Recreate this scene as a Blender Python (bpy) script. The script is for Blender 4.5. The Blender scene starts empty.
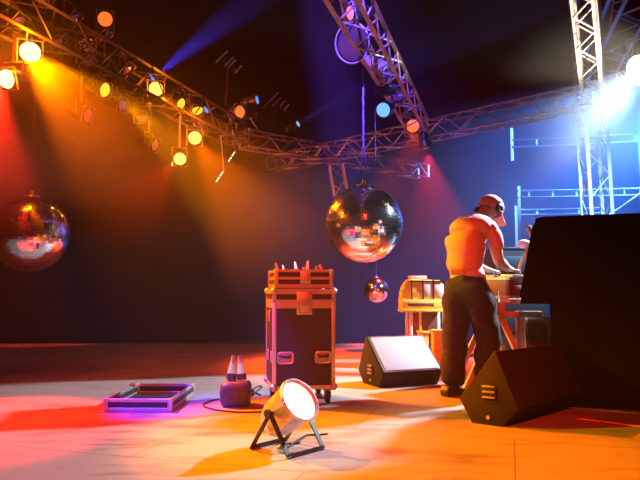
import bpy, bmesh, math, random
from mathutils import Vector, Matrix, Quaternion
random.seed(7)
V = Vector
PI = math.pi
S = bpy.context.scene
COL = S.collection

# ------------------------------------------------------------------ camera
F = 622.0                      # focal length in pixels of the 640 x 480 frame
EYE = V((0, 0, 0.9))
PITCH = math.atan(50 / F)
cam_d = bpy.data.cameras.new('camera')
cam = bpy.data.objects.new('camera', cam_d)
COL.objects.link(cam)
cam.location = EYE
cam.rotation_euler = (PI / 2 + PITCH, 0, 0)
cam_d.sensor_width = 36
cam_d.lens = 36 * F / 640
cam_d.clip_start = 0.05
S.camera = cam


def ray(px, py):
    d = V(((px - 320) / F, 1, (240 - py) / F))
    c, s = math.cos(PITCH), math.sin(PITCH)
    return V((d.x, d.y * c - d.z * s, d.y * s + d.z * c))


def at(px, py, y):
    """point seen at a pixel, y metres in front of the camera"""
    d = ray(px, py)
    return EYE + d * (y / d.y)


def ground(px, py, z=0.0):
    d = ray(px, py)
    return EYE + d * ((z - EYE.z) / d.z)


# ------------------------------------------------------------------ materials
def nodes(m):
    m.use_nodes = True
    return m.node_tree.nodes, m.node_tree.links


def mat(name, col, rough=0.5, metal=0.0, noise=0.0, scale=30.0, bump=0.0, spec=0.5, coat=0.0):
    m = bpy.data.materials.new(name)
    n, l = nodes(m)
    b = n['Principled BSDF']
    b.inputs['Roughness'].default_value = rough
    b.inputs['Metallic'].default_value = metal
    b.inputs['Specular IOR Level'].default_value = spec
    b.inputs['Coat Weight'].default_value = coat
    b.inputs['Base Color'].default_value = (*col, 1)
    if noise or bump:
        tc = n.new('ShaderNodeTexCoord')
        t = n.new('ShaderNodeTexNoise')
        t.inputs['Scale'].default_value = scale
        t.inputs['Detail'].default_value = 6
        l.new(tc.outputs['Object'], t.inputs['Vector'])
        if noise:
            r = n.new('ShaderNodeValToRGB')
            r.color_ramp.elements[0].position = 0.3
            r.color_ramp.elements[1].position = 0.7
            r.color_ramp.elements[0].color = (*[c * (1 - noise) for c in col], 1)
            r.color_ramp.elements[1].color = (*[min(1, c * (1 + noise)) for c in col], 1)
            l.new(t.outputs['Fac'], r.inputs['Fac'])
            l.new(r.outputs['Color'], b.inputs['Base Color'])
        if bump:
            bp = n.new('ShaderNodeBump')
            bp.inputs['Strength'].default_value = bump
            bp.inputs['Distance'].default_value = 0.01
            l.new(t.outputs['Fac'], bp.inputs['Height'])
            l.new(bp.outputs['Normal'], b.inputs['Normal'])
    return m


def emit(name, col, strength):
    m = bpy.data.materials.new(name)
    n, l = nodes(m)
    b = n['Principled BSDF']
    b.inputs['Base Color'].default_value = (0.05, 0.05, 0.05, 1)
    b.inputs['Emission Color'].default_value = (*col, 1)
    b.inputs['Emission Strength'].default_value = strength
    b.inputs['Roughness'].default_value = 0.3
    return m


def floor_material():
    m = bpy.data.materials.new('stage_floor_boards')
    n, l = nodes(m)
    b = n['Principled BSDF']
    tc = n.new('ShaderNodeTexCoord')
    mp = n.new('ShaderNodeMapping')
    mp.inputs['Rotation'].default_value = (0, 0, math.radians(18))
    mp.inputs['Scale'].default_value = (0.8, 5.0, 1)
    l.new(tc.outputs['Object'], mp.inputs['Vector'])
    t1 = n.new('ShaderNodeTexNoise')
    t1.inputs['Scale'].default_value = 2.2
    t1.inputs['Detail'].default_value = 8
    t1.inputs['Roughness'].default_value = 0.65
    l.new(mp.outputs['Vector'], t1.inputs['Vector'])
    t2 = n.new('ShaderNodeTexNoise')
    t2.inputs['Scale'].default_value = 1.1
    t2.inputs['Detail'].default_value = 10
    t2.inputs['Roughness'].default_value = 0.7
    l.new(tc.outputs['Object'], t2.inputs['Vector'])
    mx = n.new('ShaderNodeMath')
    mx.operation = 'ADD'
    l.new(t1.outputs['Fac'], mx.inputs[0])
    l.new(t2.outputs['Fac'], mx.inputs[1])
    r = n.new('ShaderNodeValToRGB')
    r.color_ramp.elements[0].position = 0.72
    r.color_ramp.elements[0].color = (0.115, 0.10, 0.092, 1)
    r.color_ramp.elements[1].position = 1.25
    r.color_ramp.elements[1].color = (0.31, 0.285, 0.26, 1)
    hv = n.new('ShaderNodeMath')
    hv.operation = 'MULTIPLY'
    hv.inputs[1].default_value = 1.0
    l.new(mx.outputs[0], hv.inputs[0])
    l.new(hv.outputs[0], r.inputs['Fac'])
    # joints between the stage decks (1 m x 2 m)
    br = n.new('ShaderNodeTexBrick')
    br.offset = 0.5
    br.inputs['Scale'].default_value = 1.0
    br.inputs['Brick Width'].default_value = 2.0
    br.inputs['Row Height'].default_value = 1.0
    br.inputs['Mortar Size'].default_value = 0.004
    br.inputs['Color1'].default_value = (1, 1, 1, 1)
    br.inputs['Color2'].default_value = (0.9, 0.9, 0.9, 1)
    br.inputs['Mortar'].default_value = (0.3, 0.3, 0.3, 1)
    mp2 = n.new('ShaderNodeMapping')
    mp2.inputs['Rotation'].default_value = (0, 0, math.radians(17))
    l.new(tc.outputs['Object'], mp2.inputs['Vector'])
    l.new(mp2.outputs['Vector'], br.inputs['Vector'])
    mul = n.new('ShaderNodeMixRGB')
    mul.blend_type = 'MULTIPLY'
    mul.inputs['Fac'].default_value = 0.8
    l.new(r.outputs['Color'], mul.inputs['Color1'])
    l.new(br.outputs['Color'], mul.inputs['Color2'])
    l.new(mul.outputs['Color'], b.inputs['Base Color'])
    rr = n.new('ShaderNodeMapRange')
    rr.inputs['To Min'].default_value = 0.38
    rr.inputs['To Max'].default_value = 0.6
    l.new(t2.outputs['Fac'], rr.inputs['Value'])
    l.new(rr.outputs['Result'], b.inputs['Roughness'])
    b.inputs['Specular IOR Level'].default_value = 0.12
    bp = n.new('ShaderNodeBump')
    bp.inputs['Strength'].default_value = 0.15
    bp.inputs['Distance'].default_value = 0.01
    l.new(t1.outputs['Fac'], bp.inputs['Height'])
    l.new(bp.outputs['Normal'], b.inputs['Normal'])
    return m


def honeycomb_material():
    m = bpy.data.materials.new('fluted_lamp_glass')
    n, l = nodes(m)
    b = n['Principled BSDF']
    b.inputs['Metallic'].default_value = 1
    b.inputs['Roughness'].default_value = 0.12
    b.inputs['Base Color'].default_value = (0.9, 0.6, 0.3, 1)
    tc = n.new('ShaderNodeTexCoord')
    vo = n.new('ShaderNodeTexVoronoi')
    vo.inputs['Scale'].default_value = 34
    l.new(tc.outputs['Object'], vo.inputs['Vector'])
    bp = n.new('ShaderNodeBump')
    bp.inputs['Strength'].default_value = 1.0
    bp.inputs['Distance'].default_value = 0.03
    l.new(vo.outputs['Distance'], bp.inputs['Height'])
    l.new(bp.outputs['Normal'], b.inputs['Normal'])
    return m


def glass(name, col, rough=0.05):
    m = bpy.data.materials.new(name)
    n, l = nodes(m)
    b = n['Principled BSDF']
    b.inputs['Base Color'].default_value = (*col, 1)
    b.inputs['Roughness'].default_value = rough
    b.inputs['Transmission Weight'].default_value = 0.9
    b.inputs['IOR'].default_value = 1.2
    return m


M = {
    'floor': floor_material(),
    'black_wall': mat('black_drape', (0.012, 0.011, 0.012), 0.95, noise=0.4, scale=3, spec=0.1),
    'blue_wall': mat('dark_drape', (0.008, 0.007, 0.007), 0.9, noise=0.3, scale=2, spec=0.1),
    'ground': mat('dark_ground', (0.03, 0.028, 0.027), 0.9, noise=0.3, scale=4),
    'alu': mat('brushed_aluminium', (0.52, 0.51, 0.50), 0.42, 0.8, noise=0.12, scale=60),
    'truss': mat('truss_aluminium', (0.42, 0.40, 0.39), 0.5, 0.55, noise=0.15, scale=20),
    'case': mat('black_phenolic_laminate', (0.02, 0.014, 0.014), 0.5, noise=0.35, scale=80),
    'case_red': mat('worn_dark_panel', (0.16, 0.05, 0.05), 0.5, noise=0.3, scale=30),
    'truss_dark': mat('shaded_truss_aluminium', (0.11, 0.095, 0.09), 0.5, 0.4, noise=0.2, scale=20),  # truss aluminium darkened in colour to hold shade on dim parts
    'black_metal': mat('black_paint', (0.02, 0.02, 0.02), 0.42, noise=0.2, scale=40),
    'grey_metal': mat('grey_paint', (0.28, 0.27, 0.27), 0.45, 0.3, noise=0.2, scale=40),
    'carpet': mat('black_speaker_paint', (0.026, 0.022, 0.022), 0.85, noise=0.4, scale=150, bump=0.3, spec=0.15),
    'speaker': mat('black_cabinet_paint', (0.008, 0.008, 0.008), 0.95, noise=0.3, scale=90, bump=0.1, spec=0.02),
    'grille': mat('grey_foam_grille', (0.26, 0.265, 0.28), 0.6, 0.0, noise=0.3, scale=260, bump=0.4),
    'rubber': mat('rubber', (0.015, 0.015, 0.015), 0.7, noise=0.2, scale=50),
    'mirror': mat('mirror_tiles', (0.97, 0.97, 0.98), 0.13, 1.0, noise=0.05, scale=40),
    'wire': mat('steel_wire', (0.12, 0.11, 0.11), 0.5, 0.5, noise=0.1, scale=40),
    'shirt': mat('reddened_tee_cotton', (0.75, 0.30, 0.27), 0.85, noise=0.07, scale=25, bump=0.3),  # base reddened to deepen the red stage light on the tee
    'trouser': mat('dark_trouser_cloth', (0.022, 0.011, 0.014), 0.9, noise=0.3, scale=18, bump=0.5),
    'skin': mat('skin', (0.62, 0.40, 0.32), 0.5, noise=0.08, scale=14),
    'cap': mat('red_cap_cloth', (0.70, 0.22, 0.22), 0.8, noise=0.1, scale=40, bump=0.2),
    'hair': mat('dark_hair', (0.03, 0.02, 0.015), 0.7, noise=0.4, scale=90),
    'shoe': mat('dark_shoe_leather', (0.03, 0.025, 0.025), 0.5, noise=0.2, scale=30),
    'pouch': mat('ochre_belt_pouch', (0.75, 0.50, 0.08), 0.6, noise=0.35, scale=50, bump=0.4),
    'wood': mat('pale_pine', (0.62, 0.48, 0.33), 0.6, noise=0.2, scale=12),
    'yellow': mat('amber_lit_plastic', (0.82, 0.62, 0.10), 0.5, noise=0.1, scale=20),  # amber light on stand, case and crates put into the base colour
    'white': mat('white_plastic', (0.80, 0.80, 0.80), 0.5, noise=0.08, scale=25),
    'frost': mat('white_diffusion_gel', (0.92, 0.92, 0.92), 0.35, noise=0.03, scale=25),
    'paper': mat('crumpled_white_paper', (0.85, 0.84, 0.82), 0.7, noise=0.08, scale=30),
    'can': mat('polished_lamp_can', (0.70, 0.66, 0.60), 0.34, 0.75, noise=0.2, scale=25),
    'tub': mat('dark_violet_plastic', (0.05, 0.04, 0.05), 0.45, noise=0.2, scale=30),
    'bottle': glass('clear_bottle_plastic', (0.95, 0.93, 0.95)),
    'orange': mat('orange_line', (0.85, 0.25, 0.04), 0.5, noise=0.1, scale=30),
    'tube': mat('brown_tube', (0.45, 0.27, 0.2), 0.5, noise=0.15, scale=30),
    'pink': mat('pink_matte', (0.80, 0.42, 0.55), 0.6, noise=0.1, scale=30),
    'comb': honeycomb_material(),
    'lens_dark': mat('unlit_lens', (0.35, 0.25, 0.4), 0.15, 0.8, noise=0.2, scale=40),  # violet reflection put into the base colour of unlit lenses
    'gear': mat('dark_red_console', (0.18, 0.06, 0.06), 0.45, noise=0.2, scale=40),
    'gear_top': mat('console_top_metal', (0.55, 0.45, 0.42), 0.4, 0.4, noise=0.1, scale=40),
    'E_amber': emit('lit_amber_lens', (1.0, 0.62, 0.12), 1.8),
    'E_hot': emit('lit_white_amber_lens', (1.0, 0.80, 0.35), 2.5),
    'E_yellow': emit('lit_yellow_lens', (1.0, 0.62, 0.03), 1.3),
    'E_orange': emit('lit_orange_lens', (1.0, 0.20, 0.03), 1.2),
    'E_red': emit('lit_red_lens', (1.0, 0.13, 0.02), 1.7),
    'E_dimred': emit('dim_red_lens', (0.8, 0.05, 0.02), 0.5),
    'E_blue': emit('lit_blue_lens', (0.08, 0.25, 1.0), 1.5),
    'E_sky': emit('lit_pale_blue_lens', (0.12, 0.38, 1.0), 1.6),
    'E_flood': emit('lit_flood_glass', (0.80, 0.92, 1.0), 5),
}


# ------------------------------------------------------------------ mesh building
def basis(d, up=V((0, 0, 1))):
    d = V(d).normalized()
    if abs(d.dot(up)) > 0.98:
        up = V((0, 1, 0))
    x = d.cross(up).normalized()
    y = x.cross(d).normalized()
    return x, y, d


class MB:
    def __init__(self):
        self.bm = bmesh.new()

    def box(self, c, s, rot=None, bevel=0.0):
        r = bmesh.ops.create_cube(self.bm, size=1)
        mtx = Matrix.Translation(V(c)) @ (rot.to_4x4() if rot else Matrix()) @ Matrix.Diagonal((*s, 1))
        bmesh.ops.transform(self.bm, matrix=mtx, verts=r['verts'])
        if bevel:
            es = list({e for v in r['verts'] for e in v.link_edges})
            bmesh.ops.bevel(self.bm, geom=es, offset=bevel, segments=2, affect='EDGES', profile=0.5)
        return self

    def tube(self, p0, p1, r0, r1=None, seg=10):
        return self.loft([p0, p1], [r0, r0 if r1 is None else r1], seg)

    def loft(self, pts, rs, seg=10, closed=False):
        pts = [V(p) for p in pts]
        if not hasattr(rs, '__len__'):
            rs = [rs] * len(pts)
        n = len(pts)
        rings = []
        prev = None
        for i, p in enumerate(pts):
            if closed:
                d = pts[(i + 1) % n] - pts[i - 1]
            else:
                d = pts[min(i + 1, n - 1)] - pts[max(i - 1, 0)]
            d.normalize()
            if prev is None:
                x, y, _ = basis(d)
            else:
                x = (prev - d * prev.dot(d)).normalized()
                y = d.cross(x).normalized()
            prev = x
            rings.append([self.bm.verts.new(p + (x * math.cos(a) + y * math.sin(a)) * rs[i])
                          for a in [2 * PI * k / seg for k in range(seg)]])
        m = n if closed else n - 1
        for i in range(m):
            a, b = rings[i], rings[(i + 1) % n]
            for k in range(seg):
                self.bm.faces.new((a[k], a[(k + 1) % seg], b[(k + 1) % seg], b[k]))
        if not closed:
            self.bm.faces.new(rings[0][::-1])
            self.bm.faces.new(rings[-1])
        return self

    def lathe(self, o, d, prof, seg=28, cap0=True, cap1=True):
        """prof: (distance along d, radius)"""
        x, y, d = basis(d)
        rings = []
        for t, r in prof:
            rings.append([self.bm.verts.new(V(o) + d * t + (x * math.cos(a) + y * math.sin(a)) * max(r, 1e-4))
                          for a in [2 * PI * k / seg for k in range(seg)]])
        for i in range(len(prof) - 1):
            a, b = rings[i], rings[i + 1]
            for k in range(seg):
                self.bm.faces.new((a[k], a[(k + 1) % seg], b[(k + 1) % seg], b[k]))
        if cap0:
            self.bm.faces.new(rings[0][::-1])
        if cap1:
            self.bm.faces.new(rings[-1])
        return self

    def prism(self, prof, o, ux, uy, w):
        """closed profile (a, b) in the plane (ux, uy) at o, extruded by vector w"""
        o, ux, uy, w = V(o), V(ux), V(uy), V(w)
        a = [self.bm.verts.new(o + ux * p[0] + uy * p[1]) for p in prof]
        b = [self.bm.verts.new(v.co + w) for v in a]
        n = len(prof)
        self.bm.faces.new(a)
        self.bm.faces.new(b[::-1])
        for i in range(n):
            self.bm.faces.new((a[i], b[i], b[(i + 1) % n], a[(i + 1) % n]))
        return self

    def ball(self, c, r, scale=(1, 1, 1), u=20, v=12, rot=None):
        g = bmesh.ops.create_uvsphere(self.bm, u_segments=u, v_segments=v, radius=r)
        mtx = Matrix.Translation(V(c)) @ (rot.to_4x4() if rot else Matrix()) @ Matrix.Diagonal((*scale, 1))
        bmesh.ops.transform(self.bm, matrix=mtx, verts=g['verts'])
        return self

    def build(self, name, material, parent=None, smooth=True, bevel=0.0, angle=35):
        bmesh.ops.recalc_face_normals(self.bm, faces=self.bm.faces[:])
        if bevel:
            es = [e for e in self.bm.edges if len(e.link_faces) == 2 and e.calc_face_angle(0) > 0.5]
            bmesh.ops.bevel(self.bm, geom=es, offset=bevel, segments=2, affect='EDGES', profile=0.5)
        me = bpy.data.meshes.new(name)
        self.bm.to_mesh(me)
        self.bm.free()
        if smooth:
            me.shade_smooth()
            me.set_sharp_from_angle(angle=math.radians(angle))
        me.materials.append(material)
        o = bpy.data.objects.new(name, me)
        COL.objects.link(o)
        if parent:
            o.parent = parent
        return o


def tag(o, label, cat, group=None):
    o['label'] = label
    o['category'] = cat
    if group:
        o['group'] = group
    return o


def thing(name, label, cat, loc=(0, 0, 0), rotz=0.0, group=None):
    o = bpy.data.objects.new(name, None)
    o.empty_display_size = 0.1
    o.location = loc
    o.rotation_euler = (0, 0, rotz)
    COL.objects.link(o)
    return tag(o, label, cat, group)


def copy_tree(o, parent=None):
    c = o.copy()
    COL.objects.link(c)
    if parent:
        c.parent = parent
    for ch in list(o.children):
        copy_tree(ch, c)
    return c


def structure(o):
    o['kind'] = 'structure'
    return o


def spot(name, loc, target, power, col, angle=40, blend=0.4, r=0.05):
    d = bpy.data.lights.new(name, 'SPOT')
    d.energy = power
    d.color = col
    d.spot_size = math.radians(angle)
    d.spot_blend = blend
    d.shadow_soft_size = r
    o = bpy.data.objects.new(name, d)
    o.location = loc
    o.rotation_euler = (V(target) - V(loc)).to_track_quat('-Z', 'Y').to_euler()
    COL.objects.link(o)
    return o


# ------------------------------------------------------------------ the setting
X0, X1, Y0, Y1, ZC, ZG = -11, 13, -6, 21, 9.5, -1.1
structure(MB().box((0.5, 3.1, -0.1), (17, 15.0, 0.2)).build('floor', M['floor'], smooth=False))
structure(MB().box((1, 7.5, ZG - 0.1), (24, 27, 0.2)).build('ground', M['ground'], smooth=False))
structure(MB().box((1, Y1 + 0.1, 4), (24.4, 0.2, 11.4)).build('wall_back', M['blue_wall'], smooth=False))
structure(MB().box((1, Y0 - 0.1, 4), (24.4, 0.2, 11.4)).build('wall_front', M['black_wall'], smooth=False))
structure(MB().box((X0 - 0.1, 7.5, 4), (0.2, 27, 11.4)).build('wall_left', M['black_wall'], smooth=False))
structure(MB().box((X1 + 0.1, 7.5, 4), (0.2, 27, 11.4)).build('wall_right', M['blue_wall'], smooth=False))
structure(MB().box((1, 7.5, ZC + 0.1), (24.4, 27, 0.2)).build('ceiling', M['black_wall'], smooth=False))


# ------------------------------------------------------------------ trusses
def truss(p0, p1, w, h, bay, label, name='lighting_truss', r=0.024, rb=0.011, plate=True, group=None, mt='truss'):
    p0, p1 = V(p0), V(p1)
    root = thing(name, label, 'truss', p0, group=group)
    d = p1 - p0
    L = d.length
    x, y, d = basis(d)
    off = [(-w / 2, -h / 2), (w / 2, -h / 2), (w / 2, h / 2), (-w / 2, h / 2)]
    for a, b in off:
        o = x * a + y * b
        MB().tube(o, o + d * L, r, seg=10).build('chord', M[mt], root)
    n = max(2, round(L / bay))
    for k in range(4):
        a, b = off[k], off[(k + 1) % 4]
        oa, ob = x * a[0] + y * a[1], x * b[0] + y * b[1]
        m = MB()
        m.loft([(oa if i % 2 == 0 else ob) + d * (L * i / n) for i in range(n + 1)], rb, 6)
        m.build('lattice', M[mt], root)
    if plate:
        for t in (0, L):
            m = MB()
            c = [x * a + y * b + d * t for a, b in off]
            for k in range(4):
                m.tube(c[k], c[(k + 1) % 4], 0.018, seg=6)
            m.build('end_frame', M[mt], root)
    return root


TZ = 3.6


def left_line(y):
    return V((-1.39 + 0.33 * (y - 10.8), y, TZ))


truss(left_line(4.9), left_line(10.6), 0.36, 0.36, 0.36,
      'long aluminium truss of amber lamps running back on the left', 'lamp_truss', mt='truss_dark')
truss((-1.36, 10.98, TZ), (2.38, 14.1, TZ), 0.3, 0.3, 0.34,
      'dim reddish truss crossing behind the long diagonal back truss', 'cross_truss')
truss((-1.05, 13.25, TZ), (3.85, 8.45, TZ), 0.3, 0.3, 0.34,
      'long diagonal back truss rising to the bright tower at right', 'back_truss')
truss((-0.08, 4.4, TZ), (1.66, 10.2, TZ), 0.27, 0.30, 0.34,
      'violet lit overhead truss above the large centre mirror ball', 'overhead_truss', r=0.024)
p = at(336, 166, 12.0)
truss(p, at(341, 196, 12.0), 0.26, 0.26, 0.25,
      'short truss leg hanging below the crossing of two back trusses', 'drop_truss')
truss(at(598, 222, 9.0), at(583, -20, 9.0), 0.30, 0.30, 0.33,
      'blue lit upright truss tower behind the tall black speaker', 'truss_tower', rb=0.013)
p = at(592, 86, 7.2)
q = at(579, -40, 6.2)
truss(p, q, 0.21, 0.21, 0.19, 'brightly lit slanting truss hanging over the tower at top right', 'slanted_truss', rb=0.013)
truss(at(598, 84, 11.5), at(655, -25, 8.2), 0.7, 0.5, 0.6,
      'dim red truss in the top right corner behind the floodlight', 'corner_truss', r=0.03, rb=0.016)


# ------------------------------------------------------------------ scaffolding
def rail(px0, py0, px1, py1, y, h, label, posts=(), braces=3):
    a, b = at(px0, py0, y), at(px1, py1, y)
    root = thing('scaffold_rail', label, 'scaffolding', a)
    d = b - a
    for dz in (0, -h):
        MB().tube((0, 0, dz), d + V((0, 0, dz)), 0.025).build('rail_tube', M['truss'], root)
    for k in range(braces):
        t = (k + 0.5) / braces
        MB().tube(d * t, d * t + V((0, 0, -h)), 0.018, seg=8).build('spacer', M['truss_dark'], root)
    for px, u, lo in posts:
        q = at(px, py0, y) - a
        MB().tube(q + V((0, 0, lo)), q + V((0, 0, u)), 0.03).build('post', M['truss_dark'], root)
    return root


rail(512, 140, 660, 133, 13.0, 0.16, 'upper blue lit scaffold rail behind the upright tower',
     ((512, 0.25, -0.45), (640, 0.6, -4.0)))
low = rail(517, 191, 660, 188, 13.0, 0.14, 'lower bright scaffold rail just above the black speaker top',
           ((519, 0.1, -3.0), (641, 0.1, -3.0)), 6)
MB().tube(at(606, 217, 12.9) - low.location, at(641, 193, 12.9) - low.location, 0.025).build('diagonal_brace', M['truss'], low)
rail(516, 210, 600, 208, 14.5, 0.12, 'faint lowest scaffold rail beside the cap of the man', ((516, 0.1, -3.0),), 2)


# ------------------------------------------------------------------ lamps
def par(px, py, y, aim, lens, label, group, dia=0.2, top=None, length=0.30, body='black_metal', frame=True, hang=None):
    c = at(px, py, y)
    aim = V(aim).normalized()
    root = thing('par_lamp', label, 'stage lamp', c, group=group)
    R = dia / 2
    x, yv, _ = basis(aim)
    MB().lathe((0, 0, 0), -aim, [(-0.012, R * 1.05), (0.015, R * 1.1), (0.03, R * 1.03), (length * 0.5, R * 0.98),
                                 (length * 0.72, R * 0.8), (length * 0.95, R * 0.62), (length, R * 0.5)],
               cap0=False).build('can', M[body], root)
    MB().lathe((0, 0, 0), aim, [(-0.012, R * 1.0), (-0.006, R * 0.98), (0.004, R * 0.7), (0.008, R * 0.3), (0.009, 0.001)],
               cap0=True).build('lens', M[lens], root)
    if frame:
        m = MB()
        s = R * 1.18
        cs = [(x * a + yv * b) * s - aim * 0.004 for a, b in ((-1, -1), (1, -1), (1, 1), (-1, 1))]
        for k in range(4):
            m.tube(cs[k], cs[(k + 1) % 4], 0.006, seg=6)
        m.build('gel_frame', M['grey_metal'], root)
    # yoke
    ax = x
    mid = -aim * (length * 0.35)
    upd = V((0, 0, 1)) if top is None or top > c.z else V((0, 0, -1))
    hgt = R * 1.75
    m = MB()
    pts = [mid + ax * R * 1.12, mid + ax * R * 1.15 + upd * hgt, mid - ax * R * 1.15 + upd * hgt, mid - ax * R * 1.12]
    for a, b in zip(pts, pts[1:]):
        m.tube(a, b, 0.010, seg=6)
    m.build('yoke', M['grey_metal'], root)
    if top is not None:
        e = mid + upd * hgt
        m = MB()
        tgt = V((hang[0] - c.x, hang[1] - c.y, top - c.z)) if hang else V((e.x, e.y, top - c.z))
        m.tube(e, V((e.x, e.y, tgt.z)), 0.016, seg=8)
        if hang:
            m.tube(V((e.x, e.y, tgt.z)), tgt, 0.016, seg=8)
        m.build('hanging_pipe', M['truss'], root)
    return root


def lamp_y(px):
    return 4.954 / (0.33 - (px - 320) / F)


G = 'lamps hung along the left truss'
LEFT = [  # px, py, aim, lens, label, dia
    (30, 52, (0.35, -0.9, -0.25), 'E_hot', 'largest blazing white amber lamp at upper left', 0.20),
    (6, 79, (-0.15, -0.9, -0.35), 'E_hot', 'second blazing lamp below the largest, at left picture edge', 0.18),
    (105, 19, (0.25, -0.9, -0.3), 'E_red', 'round red orange lamp highest on the left truss', 0.17),
    (86, 45, (0.25, -0.9, -0.3), 'comb', 'unlit lamp with glittering golden fluted glass', 0.19),
    (156, 89, (0.3, -0.9, -0.3), 'E_amber', 'bright amber lamp beside the violet beam source', 0.19),
    (195, 138, (0.3, -0.9, -0.3), 'E_amber', 'upper of the two bright round amber lamps low on the truss', 0.20),
    (180, 159, (0.3, -0.9, -0.3), 'E_amber', 'lowest bright amber lamp hanging on a long pipe', 0.18),
    (105, 90, (0.85, -0.35, -0.35), 'E_yellow', 'slim yellow lamp turned sideways below the golden fluted lamp', 0.17),
    (181, 104, (0.8, -0.4, -0.45), 'E_yellow', 'small yellow lamp turned sideways right of the amber lamp', 0.17),
    (197, 111, (0.35, -0.4, -0.85), 'E_yellow', 'yellow lamp tipped downward next to the small sideways one', 0.19),
    (240, 112, (0.7, -0.7, -0.2), 'E_orange', 'single orange lamp near the far end of left truss', 0.22),
    (88, 115, (0.9, -0.25, -0.3), 'E_dimred', 'dim red lamp turned sideways low on the left', 0.15),
    (155, 145, (0.9, -0.3, -0.3), 'E_dimred', 'dim red lamp left of the two low amber lamps', 0.16),
    (239, 138, (0.3, -0.9, -0.1), 'lens_dark', 'unlit lens with violet reflection tint below the single orange lamp', 0.17),
    (123, 105, (0.88, -0.3, -0.3), 'lens_dark', 'dark lamp turned sideways between truss and red haze', 0.16),
    (143, 115, (0.3, -0.9, -0.2), 'lens_dark', 'dark round lamp facing out right of the slim yellow lamp', 0.19),
]
for px, py, aim, lens, label, dia in LEFT:
    y = lamp_y(px)
    y -= 0.05
    z = at(px, py, y).z
    tp = TZ - 0.15 if z < TZ - 0.25 else (TZ + 0.15 if z > TZ + 0.2 else None)
    par(px, py, y, aim, lens, label, G, dia, tp)
# barrel lamps seen from the side: only a lit rim and a bracket show
SIDE = [(44, 3, 'lamp back at top edge left, above the largest lamp'), (74, 20, 'black lamp with lit bracket left of the red orange lamp'),
        (57, 44, 'black lamp with bright bracket beside the golden fluted glass'), (104, 38, 'black lamp with reddish bracket under the round red lamp'),
        (88, 64, 'black lamp with lit bracket under the golden fluted glass'), (19, 23, 'black lamp just above the largest blazing lamp'),
        (128, 70, 'black lamp with bright clamp left of the violet beam source')]
for px, py, label in SIDE:
    y = lamp_y(px) + 0.12
    par(px, py, y, (0.75, -0.1, -0.75), 'lens_dark', label, G, 0.17, None, 0.28)


def louvre(px, py, label):
    c = at(px, py, lamp_y(px))
    root = thing('strip_lamp', label, 'stage lamp', c, group='small white strip lamps at far left truss')
    d = V((0.55, -0.1, 0.8)).normalized()
    n = V((0.3, -0.95, 0))
    MB().tube(-d * 0.11, d * 0.11, 0.03).build('housing', M['black_metal'], root)
    for s in (-1, 1):
        MB().tube(d * (0.055 * s - 0.042) - V((0, .03, 0)), d * (0.055 * s + 0.042) - V((0, .03, 0)), 0.014, seg=8).build('bulb', E_white, root)
    MB().tube(d * 0.11, V((0, 0.02, TZ - 0.15 - c.z)), 0.01, seg=6).build('hanging_pipe', M['truss'], root)


E_white = emit('lit_white_bulb', (1.0, 0.85, 0.5), 2.2)
louvre(220, 177, 'lower tiny white strip lamp below the amber lamps')
louvre(232, 157, 'upper tiny white strip lamp below the unlit violet tinted lens')


def pipe_rack(strips, y, drop_to, label):
    pts = [(at(a, b, y), at(c, d, y)) for a, b, c, d in strips]
    base = pts[0][0]
    root = thing('pipe_rack', label, 'pipe rack', base, group='pipe racks standing over the left truss')
    for a, b in pts:
        MB().tube(a - base, b - base, 0.02, seg=8).build('pipe', M['truss'], root)
    mids = [(a * 0.72 + b * 0.28) - base for a, b in pts]
    MB().tube(mids[0], mids[-1], 0.014, seg=8).build('rail', M['black_metal'], root)
    mm = (mids[0] + mids[-1]) / 2
    MB().tube(mm, V(drop_to) - base, 0.018, seg=8).build('post', M['black_metal'], root)


pipe_rack([(215.8, 62.3, 227, 51), (225, 66, 233, 57), (228.7, 67.5, 235.5, 59.8), (235, 72.6, 241.5, 65.8)],
          10.2, left_line(10.2) + V((0, 0, 0.18)), 'nearer rack of four slanting lit pipes above the left truss')
pipe_rack([(263, 108, 277.6, 93), (272.5, 106, 281, 97.6), (280, 106, 285, 101), (284, 110.5, 289, 104.5)],
          11.3, (-0.93, 11.33, TZ + 0.15), 'farther rack of four slanting lit pipes above the cross truss')


def moving_head(px, py, y, aim, lens, label, top, r=0.1, hang=None, body='black_metal'):
    c = at(px, py, y)
    aim = V(aim).normalized()
    root = thing('moving_head', label, 'stage lamp', c, group='moving head lamps on the trusses')
    MB().lathe((0, 0, 0), -aim, [(-0.01, r), (0.03, r * 1.1), (0.15, r * 1.15), (0.26, r * 0.9), (0.32, r * 0.5)],
               cap0=False).build('head', M[body], root)
    MB().lathe((0, 0, 0), aim, [(-0.02, r * 0.98), (0.0, r * 0.9), (0.012, r * 0.5), (0.016, 0.001)]).build('lens', M[lens], root)
    x, yv, _ = basis(aim)
    mid = -aim * 0.14
    up = V((0, 0, 1 if top >= c.z else -1))
    m = MB()
    pts = [mid + x * r * 1.25, mid + x * r * 1.35 + up * 0.2, mid - x * r * 1.35 + up * 0.2, mid - x * r * 1.25]
    for a, b in zip(pts, pts[1:]):
        m.tube(a, b, 0.022, seg=8)
    m.build('yoke', M[body], root)
    MB().box(mid + up * 0.25, (0.26, 0.22, 0.1), bevel=0.015).build('base', M[body], root)
    e = mid + up * 0.28
    tgt = V((hang[0] - c.x, hang[1] - c.y, top - c.z)) if hang else V((e.x, e.y, top - c.z))
    MB().tube(e, tgt, 0.02, seg=8).build('hanging_pipe', M['truss'], root)
    return root


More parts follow.
